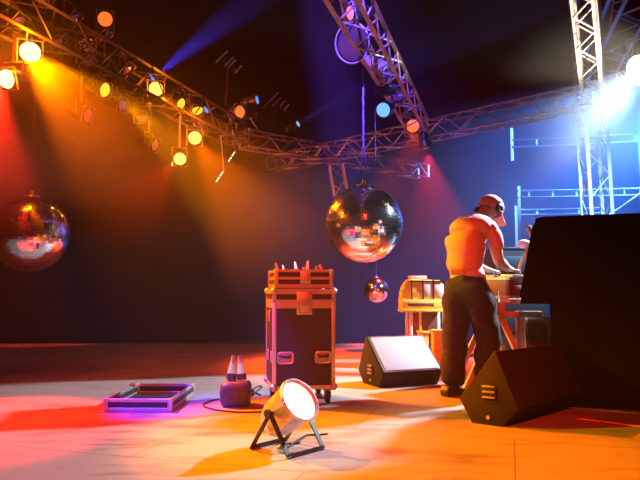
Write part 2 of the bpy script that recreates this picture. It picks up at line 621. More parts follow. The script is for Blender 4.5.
moving_head(152, 78, lamp_y(152) + 0.3, (0.8, -0.35, 0.45), 'E_blue', 'moving head throwing the violet beam beside the amber lamp', TZ + 0.1, 0.06)
moving_head(206, 110, lamp_y(206) + 0.2, (0.8, -0.5, 0.3), 'E_blue', 'small blue moving head behind the tipped yellow lamp', TZ + 0.1, 0.06)
moving_head(257, 100, 11.0, (0.95, -0.35, 0.1), 'E_blue', 'tiny blue lit lamp left of the farther pipe rack', TZ + 0.15, 0.08, (-1.1, 11.1))
moving_head(298, 124, 11.6, (0.85, -0.6, 0.3), 'E_sky', 'pale blue moving head standing over the cross truss', TZ + 0.15, 0.06, (-0.45, 11.7))
moving_head(383, 110, 7.6, (-0.3, -0.8, -0.3), 'E_sky', 'blue lit moving head hanging under the overhead truss', TZ - 0.15, 0.09, (0.88, 7.6))

G2 = 'lamps hung along the overhead truss'
par(413, 126, 9.6, (0.05, -0.9, -0.35), 'E_red', 'glowing red and yellow lamp at the far end of the overhead truss', G2, 0.20, TZ - 0.15)
par(426, 148, 9.9, (0.2, 0.1, -0.9), 'E_orange', 'red lamp aimed down, lowest on the overhead truss', G2, 0.20, TZ - 0.15, hang=(1.62, 9.9))
par(388, 72, 7.4, (0.7, -0.5, -0.6), 'lens_dark', 'violet lit lamp barrel clipped to the overhead truss', G2, 0.2, TZ - 0.15, 0.42, 'grey_metal', hang=(0.78, 7.4))
par(398, 96, 8.4, (0.2, -0.8, -0.3), 'lens_dark', 'small unlit lamp beside the blue moving head', G2, 0.16, TZ - 0.15)
par(350, 13, 5.9, (-0.8, -0.5, -0.3), 'E_orange', 'edge lit orange lamp inside the overhead truss at top', G2, 0.14, None)
# big dark scoop lamp left of the overhead truss
c = at(352, 43, 6.6)
t = thing('scoop_lamp', 'large dark round scoop lamp left of the overhead truss', 'stage lamp', c)
aim = V((-0.55, -0.75, -0.3)).normalized()
MB().lathe((0, 0, 0), -aim, [(0.0, 0.2), (0.02, 0.212), (0.05, 0.2), (0.14, 0.16), (0.2, 0.09), (0.26, 0.06)], cap0=False).build('reflector', M['black_metal'], t)
MB().lathe((0, 0, 0), aim, [(-0.03, 0.195), (-0.02, 0.19), (0, 0.001)]).build('lens', M['black_metal'], t)
x, yv, _ = basis(aim)
m = MB()
m.loft([(x * math.cos(a) + yv * math.sin(a)) * 0.214 for a in [2 * PI * k / 40 for k in range(40)]], 0.009, 8, closed=True)
m.build('rim', M['grey_metal'], t)
MB().tube(-aim * 0.2, V((0.1, 0.05, TZ - 0.12 - c.z)), 0.02, seg=8).build('bracket', M['grey_metal'], t)

# the floodlight at the right
FL = at(641, 70, 6.9)
fa = V((-0.72, -0.42, -0.5)).normalized()
t = thing('floodlight', 'blinding blue white floodlight at right picture edge', 'floodlight', FL)
MB().lathe((0, 0, 0), -fa, [(-0.02, 0.18), (0.02, 0.19), (0.15, 0.17), (0.3, 0.11), (0.36, 0.06)], cap0=False).build('housing', M['black_metal'], t)
MB().lathe((0, 0, 0), fa, [(-0.015, 0.175), (0.0, 0.16), (0.012, 0.09), (0.016, 0.001)]).build('lens', M['E_flood'], t)
x, yv, _ = basis(fa)
m = MB()
pts = [x * 0.21 - fa * 0.1, x * 0.21 - fa * 0.1 + V((0, 0, .38)), -x * 0.21 - fa * 0.1 + V((0, 0, .38)), -x * 0.21 - fa * 0.1]
for a, b in zip(pts, pts[1:]):
    m.tube(a, b, 0.015, seg=8)
m.tube(-fa * 0.1 + V((0, 0, .38)), V((0.3, 0.2, 6.3)), 0.025, seg=8)
m.build('yoke', M['grey_metal'], t)


# ------------------------------------------------------------------ mirror balls
def mirror_ball(c, r, top, label, wires, seg=84, yaw=0.0):
    root = thing('mirror_ball', label, 'mirror ball', c, yaw, 'mirror balls hanging over the stage')
    m = MB()
    m.ball((0, 0, 0), r, u=seg, v=seg // 2)
    bmesh.ops.split_edges(m.bm, edges=m.bm.edges[:])
    rng = random.Random(seg)
    for f_ in m.bm.faces:                     # hand-set tiles: each one sits at a slightly different angle
        cen = f_.calc_center_median()
        q_ = Quaternion(V((rng.uniform(-1, 1), rng.uniform(-1, 1), rng.uniform(-1, 1))).normalized(), math.radians(rng.uniform(0, 3.2)))
        for v_ in f_.verts:
            v_.co = cen + (q_ @ (v_.co - cen)) * 0.96
    m.build('mirror_sphere', M['mirror'], root, smooth=False)
    MB().ball((0, 0, 0), r * 0.985, u=48, v=24).build('core', M['grey_metal'], root)
    MB().lathe((0, 0, r * 0.985), (0, 0, 1), [(0, r * 0.2), (r * 0.03, r * 0.19), (r * 0.05, r * 0.06), (r * 0.16, r * 0.05)]).build('top_cap', M['alu'], root)
    m = MB()
    s = r * 0.09
    if wires == 2:
        m.tube((-s, 0, r * 1.02), (-s * 0.2, 0, r * 2.05), 0.006, seg=6)
        m.tube((s, 0, r * 1.02), (s * 0.2, 0, r * 2.05), 0.006, seg=6)
        m.build('bridle', M['wire'], root)
        m = MB()
        m.tube((0, 0, r * 2.0), (0, 0, top - c.z), 0.011, seg=8)
    else:
        m.tube((0, 0, r * 1.1), (0, 0, top - c.z), 0.005, seg=6)
    m.build('hanging_wire', M['wire'], root)
    return root


BB = at(364, 224, 7.0)
mirror_ball(BB, 0.44, TZ - 0.17, 'large mirror ball hanging at the centre above the flight case', 2)
mirror_ball(at(30, 234, 6.5), 0.4, ZC, 'large mirror ball at the left picture edge', 1)
mirror_ball(at(376.5, 290, 9.4), 0.19, ZC, 'small mirror ball hanging below and behind the centre one', 1, 64)


# ------------------------------------------------------------------ tall flight case
def rounded_frame(m, cx, cz, w, h, y, r, th):
    pts = []
    for sx, sz, a0 in ((1, 1, 0), (-1, 1, 90), (-1, -1, 180), (1, -1, 270)):
        for k in range(4):
            a = math.radians(a0 + 30 * k)
            pts.append((cx + sx * (w / 2 - r) + r * math.cos(a), y, cz + sz * (h / 2 - r) + r * math.sin(a)))
    m.loft(pts, th, 8, closed=True)


FC = V((-0.172, 5.20, 0))
fcase = thing('flight_case', 'tall black flight case with aluminium edges on castors, mirror ball above', 'flight case', FC, math.radians(11))
W, D, ZB, ZT = 0.495, 0.50, 0.125, 0.80
MB().box((0, 0, (ZB + ZT) / 2), (W - 0.012, D - 0.012, ZT - ZB - 0.01)).build('body', M['case'], fcase)
MB().box((0, 0, (ZT + 0.905) / 2), (W - 0.012, D - 0.012, 0.905 - ZT)).build('lid', M['case'], fcase)
m = MB()
for sx in (-1, 1):
    for sy in (-1, 1):
        m.box((sx * (W / 2 - 0.012), sy * (D / 2 - 0.012), (ZB + ZT) / 2), (0.03, 0.03, ZT - ZB), bevel=0.004)
for z, h in ((ZB + 0.012, 0.028), (ZT - 0.02, 0.05)):
    for s in (-1, 1):
        m.box((0, s * (D / 2 - 0.006), z), (W, 0.016, h))
        m.box((s * (W / 2 - 0.006), 0, z), (0.016, D, h))
m.build('edge_trim', M['alu'], fcase)
m = MB()
for z, h in ((ZT + 0.014, 0.02), (0.888, 0.042)):
    for s in (-1, 1):
        m.box((0, s * (D / 2 - 0.005), z), (W + 0.006, 0.02, h))
        m.box((s * (W / 2 - 0.005), 0, z), (0.02, D + 0.006, h))
for sx in (-1, 1):
    for sy in (-1, 1):
        m.box((sx * (W / 2 - 0.01), sy * (D / 2 - 0.01), (ZT + .905) / 2), (0.03, 0.03, .905 - ZT), bevel=0.004)
m.build('lid_trim', M['alu'], fcase)
for sx in (-1, 1):
    for sy in (-1, 1):
        for z in (ZB + 0.015, 0.89):
            MB().ball((sx * (W / 2 - 0.008), sy * (D / 2 - 0.008), z), 0.03, u=16, v=10).build('corner_ball', M['alu'], fcase)
m = MB()
m.box((0.0, -D / 2 - 0.006, 0.795), (0.125, 0.012, 0.18), bevel=0.004)
lt = m.build('latch_plate', M['alu'], fcase)
m = MB()
rounded_frame(m, 0, 0.77, 0.085, 0.10, -D / 2 - 0.014, 0.015, 0.005)
m.box((0, -D / 2 - 0.016, 0.80), (0.05, 0.01, 0.035), bevel=0.003)
m.build('latch', M['grey_metal'], lt)


def handle(parent, cx, cz, y):
    m = MB()
    m.box((cx, y - 0.001, cz), (0.105, 0.006, 0.075), bevel=0.002)
    h = m.build('handle_dish', M['grey_metal'], parent)
    m = MB()
    rounded_frame(m, cx, cz, 0.118, 0.085, y - 0.004, 0.018, 0.007)
    m.build('handle_rim', M['alu'], h)
    m = MB()
    m.loft([(cx - 0.042, y - 0.006, cz + 0.02), (cx - 0.035, y - 0.022, cz + 0.008), (cx + 0.035, y - 0.022, cz + 0.008), (cx + 0.042, y - 0.006, cz + 0.02)], 0.008, 8)
    m.build('handle_grip', M['rubber'], h)


handle(fcase, -0.15, 0.37, -D / 2)
handle(fcase, 0.15, 0.37, -D / 2)
for cz, cy in ((0.37, 0.05), (0.69, -0.02), (0.37, -0.16)):
    m = MB()
    m.box((-W / 2 - 0.003, cy, cz), (0.01, 0.045, 0.09), bevel=0.003)
    m.build('side_latch', M['alu'], fcase)
for sx in (-1, 1):
    for sy in (-1, 1):
        cx, cy = sx * (W / 2 - 0.05), sy * (D / 2 - 0.05)
        m = MB()
        m.box((cx, cy, ZB - 0.008), (0.09, 0.09, 0.012))
        m.box((cx - 0.022, cy, ZB - 0.045), (0.005, 0.045, 0.07))
        m.box((cx + 0.022, cy, ZB - 0.045), (0.005, 0.045, 0.07))
        k = m.build('castor', M['grey_metal'], fcase)
        MB().lathe((cx - 0.017, cy, 0.052), (1, 0, 0), [(0, 0.04), (0.005, 0.051), (0.029, 0.051), (0.034, 0.04)]).build('wheel', M['rubber'], k)

# shallow open tray on the flight case
tr = thing('case_tray', 'shallow aluminium edged tray of papers on the tall flight case', 'tray', FC + V((0, 0, 0.911)), math.radians(11))
w, d = 0.44, 0.46
m = MB()
m.box((0, 0, 0.008), (w, d, 0.012))
for s in (-1, 1):
    m.box((0, s * (d / 2 - 0.006), 0.075), (w, 0.01, 0.14))
    m.box((s * (w / 2 - 0.006), 0, 0.075), (0.01, d, 0.14))
m.build('tray_body', M['case'], tr)
m = MB()
for z, h in ((0.02, 0.03), (0.083, 0.022), (0.142, 0.022)):
    for s in (-1, 1):
        m.box((0, s * (d / 2), z), (w + 0.012, 0.014, h))
        m.box((s * (w / 2), 0, z), (0.014, d + 0.012, h))
for sx in (-1, 1):
    for sy in (-1, 1):
        m.box((sx * w / 2, sy * d / 2, 0.08), (0.03, 0.03, 0.15), bevel=0.004)
m.build('edge_trim', M['alu'], tr)
m = MB()
m.box((0.01, -d / 2 - 0.012, 0.09), (0.085, 0.012, 0.10), bevel=0.004)
m.build('latch', M['alu'], tr)
random.seed(3)
for i, (px, h) in enumerate(((-0.19, 0.10), (-0.11, 0.085), (-0.01, 0.115), (0.065, 0.07), (0.09, 0.125), (0.13, 0.08), (0.165, 0.09))):
    yy = random.uniform(-0.12, 0.12)
    m = MB()
    b0 = V((px, yy, 0.018))
    n = 5
    vs = []
    for k in range(n):
        f = k / (n - 1)
        wd = 0.032 * (1 - f) + 0.006
        cx = px + 0.012 * math.sin(3 * f + i) - 0.02 * f
        z = 0.016 + (h + 0.095) * f
        vs.append((V((cx - wd, yy + 0.012 * math.sin(5 * f + i), z)), V((cx + wd, yy + 0.014 * math.cos(4 * f + i), z))))
    for k in range(n - 1):
        a, b = vs[k], vs[k + 1]
        q = [a[0], a[1], b[1], b[0]]
        q2 = [v + V((0, 0.004, 0)) for v in q]
        v1 = [m.bm.verts.new(v) for v in q]
        v2 = [m.bm.verts.new(v) for v in q2]
        m.bm.faces.new(v1)
        m.bm.faces.new(v2[::-1])
        for e in range(4):
            m.bm.faces.new((v1[e], v1[(e + 1) % 4], v2[(e + 1) % 4], v2[e]))
    bmesh.ops.remove_doubles(m.bm, verts=m.bm.verts[:], dist=0.0005)
    o = m.build('paper_scrap', M['paper'], None, smooth=False)
    o.location = FC + V((0, 0, 0.911))
    o.rotation_euler = (0, 0, math.radians(11))
    names = ['leftmost', 'second from left', 'third from left', 'middle short', 'tallest', 'second from right', 'rightmost']
    tag(o, names[i] + ' white paper scrap sticking up from the tray on the flight case', 'paper', 'white scraps in the tray')

# ------------------------------------------------------------------ open lid on the floor
p = ground(104.6, 412)
lid = thing('open_case', 'shallow open blue lit case lying on the floor at left', 'open case', (p.x + 0.25, p.y + 0.39, 0), math.radians(-1))
w, d, h = 0.5, 0.78, 0.095
MB().box((0, 0, 0.012), (w - 0.01, d - 0.01, 0.012)).build('panel', M['case'], lid)
for s in (-1, 1):
    MB().box((0, s * (d / 2 - 0.01), h / 2), (w - 0.02, 0.009, h - 0.012)).build('end_wall', M['case'], lid)
    MB().box((s * (w / 2 - 0.01), 0, h / 2), (0.009, d - 0.02, h - 0.012)).build('side_wall', M['case'], lid)
for s in (-1, 1):
    for z, hh in ((0.015, 0.03), (h - 0.012, 0.026)):
        MB().box((0, s * (d / 2 - 0.008), z), (w, 0.018, hh)).build('edge_rail', M['alu'], lid, bevel=0.003, smooth=False)
        MB().box((s * (w / 2 - 0.008), 0, z), (0.018, d - 0.04, hh)).build('edge_rail', M['alu'], lid, bevel=0.003, smooth=False)
for sx in (-1, 1):
    for sy in (-1, 1):
        MB().box((sx * (w / 2 - 0.012), sy * (d / 2 - 0.012), h / 2), (0.036, 0.036, h + 0.004), bevel=0.006).build('corner', M['alu'], lid)
for sx in (-1, 1):
    MB().box((sx * (w / 2 - 0.012), 0.26, h + 0.008), (0.05, 0.06, 0.025), bevel=0.005).build('catch', M['alu'], lid)

# ------------------------------------------------------------------ squat pot with two bottles
p = ground(234, 408)
tub = thing('fog_pot', 'squat dark violet pot on the floor left of the flight case', 'pot', (p.x, p.y + 0.11, 0))
m = MB()
prof = [(0.0, 0.098), (0.012, 0.108), (0.05, 0.118), (0.11, 0.12), (0.155, 0.116), (0.18, 0.104), (0.188, 0.09), (0.188, 0.001)]
seg = 32
rings = []
for z, r in prof:
    ring = []
    for k in range(seg):
        a = 2 * PI * k / seg
        c_, s_ = math.cos(a), math.sin(a)
        sq = (abs(c_) ** 4.5 + abs(s_) ** 4.5) ** (-1 / 4.5)
        ring.append(m.bm.verts.new((c_ * sq * r, s_ * sq * r, z)))
    rings.append(ring)
for a, b in zip(rings, rings[1:]):
    for k in range(seg):
        m.bm.faces.new((a[k], a[(k + 1) % seg], b[(k + 1) % seg], b[k]))
m.bm.faces.new(rings[0][::-1])
m.bm.faces.new(rings[-1])
m.build('pot_body', M['tub'], tub)
m = MB()
m.loft([(0.09 * math.cos(a), 0.09 * math.sin(a), 0.186) for a in [2 * PI * k / 28 for k in range(28)]], 0.007, 8, closed=True)
m.build('rim', M['grey_metal'], tub)
MB().box((0.135, -0.02, 0.10), (0.02, 0.05, 0.05), bevel=0.006).build('socket', M['black_metal'], tub)
for s, nm in ((-1, 'left'), (1, 'right')):
    c = tub.location + V((s * 0.042, 0.0, 0.189))
    b = thing('bottle', nm + ' one of two clear tapered bottles standing in the violet pot', 'bottle', c, group='clear bottles in the pot')
    MB().lathe((0, 0, 0), (-s * 0.09, 0, 1), [(0, 0.036), (0.01, 0.039), (0.06, 0.036), (0.12, 0.024), (0.16, 0.016), (0.18, 0.015)], seg=20).build('bottle_body', M['bottle'], b)
    MB().lathe(V((-s * 0.09 * 0.18, 0, 0.18)), (-s * 0.09, 0, 1), [(0, 0.017), (0.014, 0.017)], seg=16).build('cap', M['bottle'], b)
    MB().lathe((0, 0, 0.012), (-s * 0.09, 0, 1), [(0, 0.0398), (0.04, 0.0382)], seg=20, cap0=False, cap1=False).build('dark_band', M['tub'], b)


def cable(name, pts, r, m_, label, group=None):
    # smooth the polyline (Catmull-Rom)
    P = [V(q) for q in pts]
    out = []
    for i in range(len(P) - 1):
        p0, p1, p2, p3 = P[max(i - 1, 0)], P[i], P[i + 1], P[min(i + 2, len(P) - 1)]
        for k in range(8):
            u = k / 8
            out.append(0.5 * ((2 * p1) + (p2 - p0) * u + (2 * p0 - 5 * p1 + 4 * p2 - p3) * u * u + (3 * p1 - p0 - 3 * p2 + p3) * u ** 3))
    out.append(P[-1])
    o = MB().loft(out, r, 8).build(name, m_)
    return tag(o, label, 'cable', group)


def gp(px, py, z=0.008):
    q = ground(px, py)
    return V((q.x, q.y, z))


cable('floor_cable', [gp(219, 400), gp(210, 402), gp(203, 406), gp(212, 410), gp(235, 413), gp(258, 413), gp(272, 411)], 0.006, M['rubber'],
      'black cable looping around the squat pot on the floor')
cable('floor_cable', [gp(252, 391), gp(258, 387), gp(262, 388), gp(256, 393), gp(261, 396)], 0.006, M['rubber'],
      'short black cable curled between pot and flight case')
cable('floor_cable', [gp(328, 435), gp(318, 436), gp(305, 437), gp(288, 448), gp(281, 449), gp(283, 446), gp(300, 444)], 0.006, M['rubber'],
      'thin dark cable under the floor lamp in front')
cable('floor_cable', [gp(576, 420), gp(600, 422.5), gp(625, 426), gp(650, 429)], 0.006, M['orange'],  # thin orange tube laid along the floor
      'thin orange line on the floor in front of the tall black speaker at right')

# ------------------------------------------------------------------ par can on the floor
n = V((0.60, -0.55, 0.58)).normalized()
axd = V((0.68, 0.73, 0)).normalized()
C0 = V((-0.205, 3.62, 0.20))
pc = thing('floor_lamp', 'polished lamp can on a black double bracket in the foreground', 'stage lamp', (C0.x, C0.y, 0))
cc = V((0, 0, C0.z))
R = 0.115
MB().lathe(cc, n, [(0.16, R * 1.06), (0.145, R * 1.1), (0.13, R * 1.02), (0.02, R), (-0.06, R * 0.93), (-0.12, R * 0.75), (-0.15, R * 0.5), (-0.155, 0.001)],
           cap0=False, seg=36).build('can', M['can'], pc)
MB().lathe(cc + n * 0.15, n, [(-0.01, R * 1.04), (0.0, R * 1.03), (0.004, 0.001)], seg=36).build('diffuser', M['frost'], pc)
m = MB()
x, yv, _ = basis(n)
m.loft([cc + n * 0.152 + (x * math.cos(a) + yv * math.sin(a)) * R * 1.08 for a in [2 * PI * k / 40 for k in range(40)]], 0.008, 8, closed=True)
m.build('front_ring', M['can'], pc)
m = MB()
m.lathe(cc - n * 0.155, -n, [(0, 0.03), (0.03, 0.028), (0.035, 0.02)], seg=16)
m.build('rear_socket', M['black_metal'], pc)
piv = [cc + n * 0.035 - axd * 0.135, cc + n * 0.035 + axd * 0.135]
fd = V((0.73, -0.68, 0)).normalized()
for s, spread in ((-1, 0.15), (1, 0.15)):
    foot = [V((pv.x, pv.y, 0)) + fd * s * spread + V((0, 0, 0.012)) for pv in piv]
    m = MB()
    for a, b in ((piv[0], foot[0]), (foot[0], foot[1]), (foot[1], piv[1])):
        dd = (b - a)
        L = dd.length
        q = dd.to_track_quat('X', 'Z')
        m.box((a + b) / 2, (L + 0.01, 0.008, 0.026) if abs(dd.z) < 0.01 else (L + 0.01, 0.03, 0.008), q.to_matrix())
    m.build('bracket', M['black_metal'], pc)
for pv, s in zip(piv, (-1, 1)):
    MB().lathe(pv - axd * s * 0.03, axd * s, [(0, 0.012), (0.035, 0.012), (0.036, 0.024), (0.055, 0.024)], seg=14).build('knob', M['black_metal'], pc)
# small white plug block behind the can
q = gp(320, 402, 0)
t = thing('plug_box', 'small white plug box on the floor right of the lamp can', 'plug box', (q.x, q.y + 0.05, 0), 0.4)
MB().box((0, 0, 0.03), (0.1, 0.06, 0.06), bevel=0.008).build('box_body', M['white'], t)
m = MB()
for s in (-1, 0, 1):
    m.lathe((s * 0.028, -0.029, 0.032), (0, -1, 0), [(0, 0.011), (0.004, 0.011)], seg=12)
m.build('sockets', M['black_metal'], t)


# ------------------------------------------------------------------ floor monitors
def wedge(o, u, wdir, width, prof, label, grille_edge, grille_mat, hole_at):
    o, u, wdir = V(o), V(u).normalized(), V(wdir).normalized()
    z = V((0, 0, 1))
    root = thing('floor_monitor', label, 'monitor speaker', o, group='floor monitor speakers')
    MB().prism(prof, (0, 0, 0), u, z, wdir * width).build('cabinet', M['carpet'], root, bevel=0.006)
    a, b = [V(u * prof[i][0] + z * prof[i][1]) for i in grille_edge]
    cen = (a + b) / 2 + wdir * width / 2
    along = (b - a).normalized()
    nrm = along.cross(wdir).normalized()
    mid = sum((u * p_[0] + z * p_[1] for p_ in prof), V()) / len(prof)
    if nrm.dot((a + b) / 2 - mid) < 0:
        nrm = -nrm
    rot = Matrix((wdir, along, wdir.cross(along))).transposed()
    L = (b - a).length
    g = MB().box(cen + nrm * 0.006, (width - 0.07, L - 0.05, 0.016), rot, bevel=0.004).build('grille', grille_mat, root)
    m = MB()
    hw, hl = width / 2 - 0.022, L / 2 - 0.014
    cs = [cen + nrm * 0.006 + wdir * sx * hw + along * sy * hl for sx, sy in ((-1, -1), (1, -1), (1, 1), (-1, 1))]
    for k in range(4):
        m.tube(cs[k], cs[(k + 1) % 4], 0.008, seg=6)
    m.build('grille_surround', M['black_metal'], root)
    # recessed handle and jack panel on the side
    hc = u * hole_at[0] + z * hole_at[1] - wdir * 0.003
    rot2 = Matrix((u, z, u.cross(z))).transposed()
    h = MB().box(hc, (0.10, 0.085, 0.012), rot2, bevel=0.003).build('connector_plate', M['black_metal'], root)
    m = MB()
    for dz in (-0.036, 0.0, 0.036):
        m.box(hc + z * dz - wdir * 0.009, (0.085, 0.012, 0.012), rot2, bevel=0.002)
    m.build('handle_bar', M['grey_metal'], h)
    m = MB()
    m.lathe(u * (hole_at[0] + 0.01) + z * 0.05, -wdir, [(0, 0.014), (0.006, 0.014)], seg=14)
    m.build('jack', M['grey_metal'], root)
    return root


u1 = V((-0.39, 0.92, 0)).normalized()
wedge(ground(379, 388), u1, (0.92, 0.39, 0), 0.64, [(0, 0), (-0.08, 0.137), (0.265, 0.45), (0.43, 0.115), (0.32, 0)],
      'floor monitor with pale lit grille standing between flight case and man', (1, 2), M['grille'], (0.16, 0.15))
u2 = V((-0.8, 0.6, 0)).normalized()
wedge(ground(501.7, 427), u2, (0.72, 0.69, 0), 0.95, [(0, 0), (-0.113, 0.13), (0.033, 0.49), (0.295, 0.153), (0.21, 0)],
      'black floor monitor in front of the man and tall black speaker', (2, 3), M['carpet'], (0.08, 0.22))

# ------------------------------------------------------------------ tall black speaker at the right
sp = at(539, 290, 4.95)
sf = thing('tall_speaker', 'tall black side speaker filling the right picture edge', 'speaker', (sp.x, 4.95, 0), math.radians(-18))
MB().box((0.80, 0.19, 0.395), (1.42, 0.38, 0.79), bevel=0.012).build('lower_cabinet', M['speaker'], sf)
MB().prism([(-0.145, 0.79), (-0.01, 1.475), (0.04, 1.487), (1.6, 1.487), (1.6, 0.79)], (0, 0, 0), (1, 0, 0), (0, 0, 1), (0, 0.38, 0)).build(
    'upper_cabinet', M['speaker'], sf, bevel=0.01)
d_ = V((0.135, 0, 0.685)).normalized()
rot = Matrix((V((0, 1, 0)), d_, V((0, 1, 0)).cross(d_))).transposed()
MB().box((-0.083, 0.19, 1.13), (0.32, 0.6, 0.02), rot, bevel=0.004).build('grille', M['speaker'], sf)
MB().box((0.8, -0.004, 0.4), (1.25, 0.02, 0.66), bevel=0.004).build('front_panel', M['speaker'], sf)
for zz in (0.02, 0.77):
    MB().box((0.8, -0.002, zz), (1.42, 0.016, 0.03), bevel=0.004).build('edge_trim', M['speaker'], sf)

# ------------------------------------------------------------------ the DJ table
DJ = V((1.28, 5.40, 0))
fv, rv = V((0.8, 0.6, 0)), V((0.6, -0.8, 0))


def loc(a, b, z):
    return DJ + fv * a + rv * b + V((0, 0, z))


ang = math.atan2(0.6, 0.8)
Rz = Matrix.Rotation(ang, 3, 'Z')
tb = thing('table_board', 'table board carrying the mixing desk in front of the man', 'table top', loc(0.60, -0.10, 0.785), ang)
tb.scale = (0.9, 0.86, 1)
MB().box((0, 0, 0.02), (0.66, 0.7, 0.04), bevel=0.005).build('board', M['wood'], tb)
cs = thing('mixing_desk', 'dark mixing desk case under the hands of the man', 'mixing desk', loc(0.58, -0.08, 0.826), ang)
cs.scale = (0.88, 0.86, 1)
MB().box((0, 0, 0.09), (0.58, 0.62, 0.18), bevel=0.008).build('case_body', M['gear'], cs)
m = MB()
for z in (0.012, 0.176):
    for s in (-1, 1):
        m.box((s * 0.287, 0, z), (0.018, 0.64, 0.024))
        m.box((0, s * 0.308, z), (0.59, 0.018, 0.024))
m.build('edge_trim', M['alu'], cs)
m = MB()
m.box((0, 0, 0.195), (0.5, 0.18, 0.03), bevel=0.005)
mx = m.build('mixer', M['gear_top'], cs)
for i in range(4):
    for j in range(3):
        MB().lathe((-0.05 + 0.09 * j, -0.066 + 0.044 * i, 0.21), (0, 0, 1), [(0, 0.012), (0.018, 0.010)], seg=12).build('knob', M['black_metal'], mx)
for s in (-1, 1):
    m = MB()
    m.box((0, s * 0.2, 0.195), (0.42, 0.19, 0.03), bevel=0.005)
    pl = m.build('disc_player', M['gear_top'], cs)
    MB().lathe((-0.04, s * 0.2, 0.21), (0, 0, 1), [(0, 0.07), (0.012, 0.068), (0.014, 0.03)], seg=28).build('jog_wheel', M['black_metal'], pl)
for s in (-0.3, 0.2):
    m = MB()
    m.box((s * 0.5, 0.313, 0.09), (0.1, 0.01, 0.05), bevel=0.003)
    m.box((s * 0.5, -0.313, 0.09), (0.1, 0.01, 0.05), bevel=0.003)
    m.build('latch', M['alu'], cs)

# trestle
ap = V((1.58, 5.52, 0.70))
ts = thing('trestle', 'pine trestle with splayed legs behind the legs of the man', 'trestle', (ap.x, ap.y, 0))


def plank(m, a, b, w, t_):
    a, b = V(a), V(b)
    q = (b - a).to_track_quat('X', 'Y').to_matrix()
    m.box((a + b) / 2, ((b - a).length, w, t_), q)


for yy in (0.0, 0.42):
    for ex in (-0.315, 0.31):
        m = MB()
        plank(m, (0, yy, 0.70), (ex, yy + 0.02, 0.0), 0.045, 0.055)
        m.build('leg', M['wood'], ts)
    m = MB()
    plank(m, (-0.19, yy + .03, 0.28), (0.19, yy + .03, 0.28), 0.03, 0.05)
    m.build('cross_bar', M['wood'], ts)
MB().box((0, 0.21, 0.735), (0.07, 0.56, 0.09)).build('top_beam', M['wood'], ts)
MB().box((0.17, -0.04, 0.69), (0.38, 0.03, 0.05), bevel=0.004).build('side_rail', M['wood'], ts)

rc = thing('rack_case', 'narrow dark red rack case under the table beside the trestle', 'flight case', (1.94, 5.62, 0))
MB().box((0, 0.1, 0.33), (0.2, 0.25, 0.64)).build('body', M['case_red'], rc)
m = MB()
for sx in (-1, 1):
    for sy in (-0.025, 0.225):
        m.box((sx * 0.1, sy, 0.33), (0.028, 0.024, 0.655), bevel=0.004)
for z in (0.012, 0.648):
    for sy in (-0.022, 0.222):
        m.box((0, sy, z), (0.2, 0.018, 0.024))
m.build('edge_trim', M['alu'], rc)

q = at(521, 300, 8.2)
t = thing('equipment_rack', 'dark equipment rack standing behind the mixing desk', 'equipment rack', (q.x, 8.2, 0), 0.1)
MB().box((0, 0.2, 0.75), (0.66, 0.4, 1.42)).build('rack_body', M['case'], t)
m = MB()
for sx in (-1, 1):
    m.box((sx * 0.325, 0.0, 0.75), (0.03, 0.03, 1.44), bevel=0.004)
for zz in (0.05, 1.45):
    m.box((0, 0.0, zz), (0.66, 0.03, 0.03), bevel=0.004)
m.build('rack_frame', M['black_metal'], t)
for k in range(5):
    MB().box((0, -0.008, 0.2 + 0.26 * k), (0.58, 0.02, 0.2), bevel=0.004).build('rack_unit', M['black_metal'], t)
MB().box((0, 0.2, 0.02), (0.6, 0.36, 0.04)).build('rack_foot', M['rubber'], t)

# slanting tube and made-up pink form on an arm on the far side of the desk
a, b = at(527.5, 226, 5.5), at(541, 252, 5.5)
t = thing('leaning_tube', 'brown tube leaning against the edge of the tall black speaker', 'tube', b)
e = b + (b - a) * 0.9
MB().loft([a - b, (a - b) * 0.98, e - b], [0.02, 0.027, 0.027], 14).build('barrel', M['tube'], t)
MB().loft([a - b + V((-.002, 0, .006)), (a - b) * 0.98], [0.012, 0.022], 14).build('end_cap', M['black_metal'], t)
m = MB()
m.tube(e - b, loc(0.75, 0.05, 1.04) - b, 0.012, seg=8)
m.build('stand', M['black_metal'], t)
hp = at(524, 244, 5.75)
t = thing('pink_form', 'small pink rounded form beside the brown leaning tube', 'object', hp)
MB().ball((0, 0, 0), 0.055, (1.15, 1, 0.75)).build('form_body', M['pink'], t)
fo = at(519, 272, 5.75)
m = MB()
m.loft([(0.02, 0, -0.02), (0.02, 0, -0.09), fo - hp + V((0.01, 0, 0.06)), fo - hp + V((0, 0, -0.04))], [0.018, 0.02, 0.016, 0.014], 10)
m.build('form_arm', M['skin'], t)


# ------------------------------------------------------------------ the man
def skin_mesh(name, verts, edges, material, parent, sub=2, root=0):
    me = bpy.data.meshes.new(name + '_cage')
    me.from_pydata([v[0] for v in verts], edges, [])
    o = bpy.data.objects.new(name + '_cage', me)
    COL.objects.link(o)
    md = o.modifiers.new('skin', 'SKIN')
    md.use_smooth_shade = True
    sl = me.skin_vertices[0].data
    for i, v in enumerate(verts):
        r = v[1]
        sl[i].radius = (r, r) if not hasattr(r, '__len__') else r
        sl[i].use_root = (i == root)
    sm = o.modifiers.new('sub', 'SUBSURF')
    sm.levels = sub
    sm.render_levels = sub
    bpy.context.view_layer.update()
    dg = bpy.context.evaluated_depsgraph_get()
    new = bpy.data.meshes.new_from_object(o.evaluated_get(dg))
    bpy.data.objects.remove(o)
    bpy.data.meshes.remove(me)
    new.name = name
    new.materials.clear()
    new.materials.append(material)
    new.shade_smooth()
    r = bpy.data.objects.new(name, new)
    COL.objects.link(r)
    r.parent = parent
    return r


man = thing('person', 'man in a red lit tee, cap and headphones bending over the mixing desk', 'person', DJ)


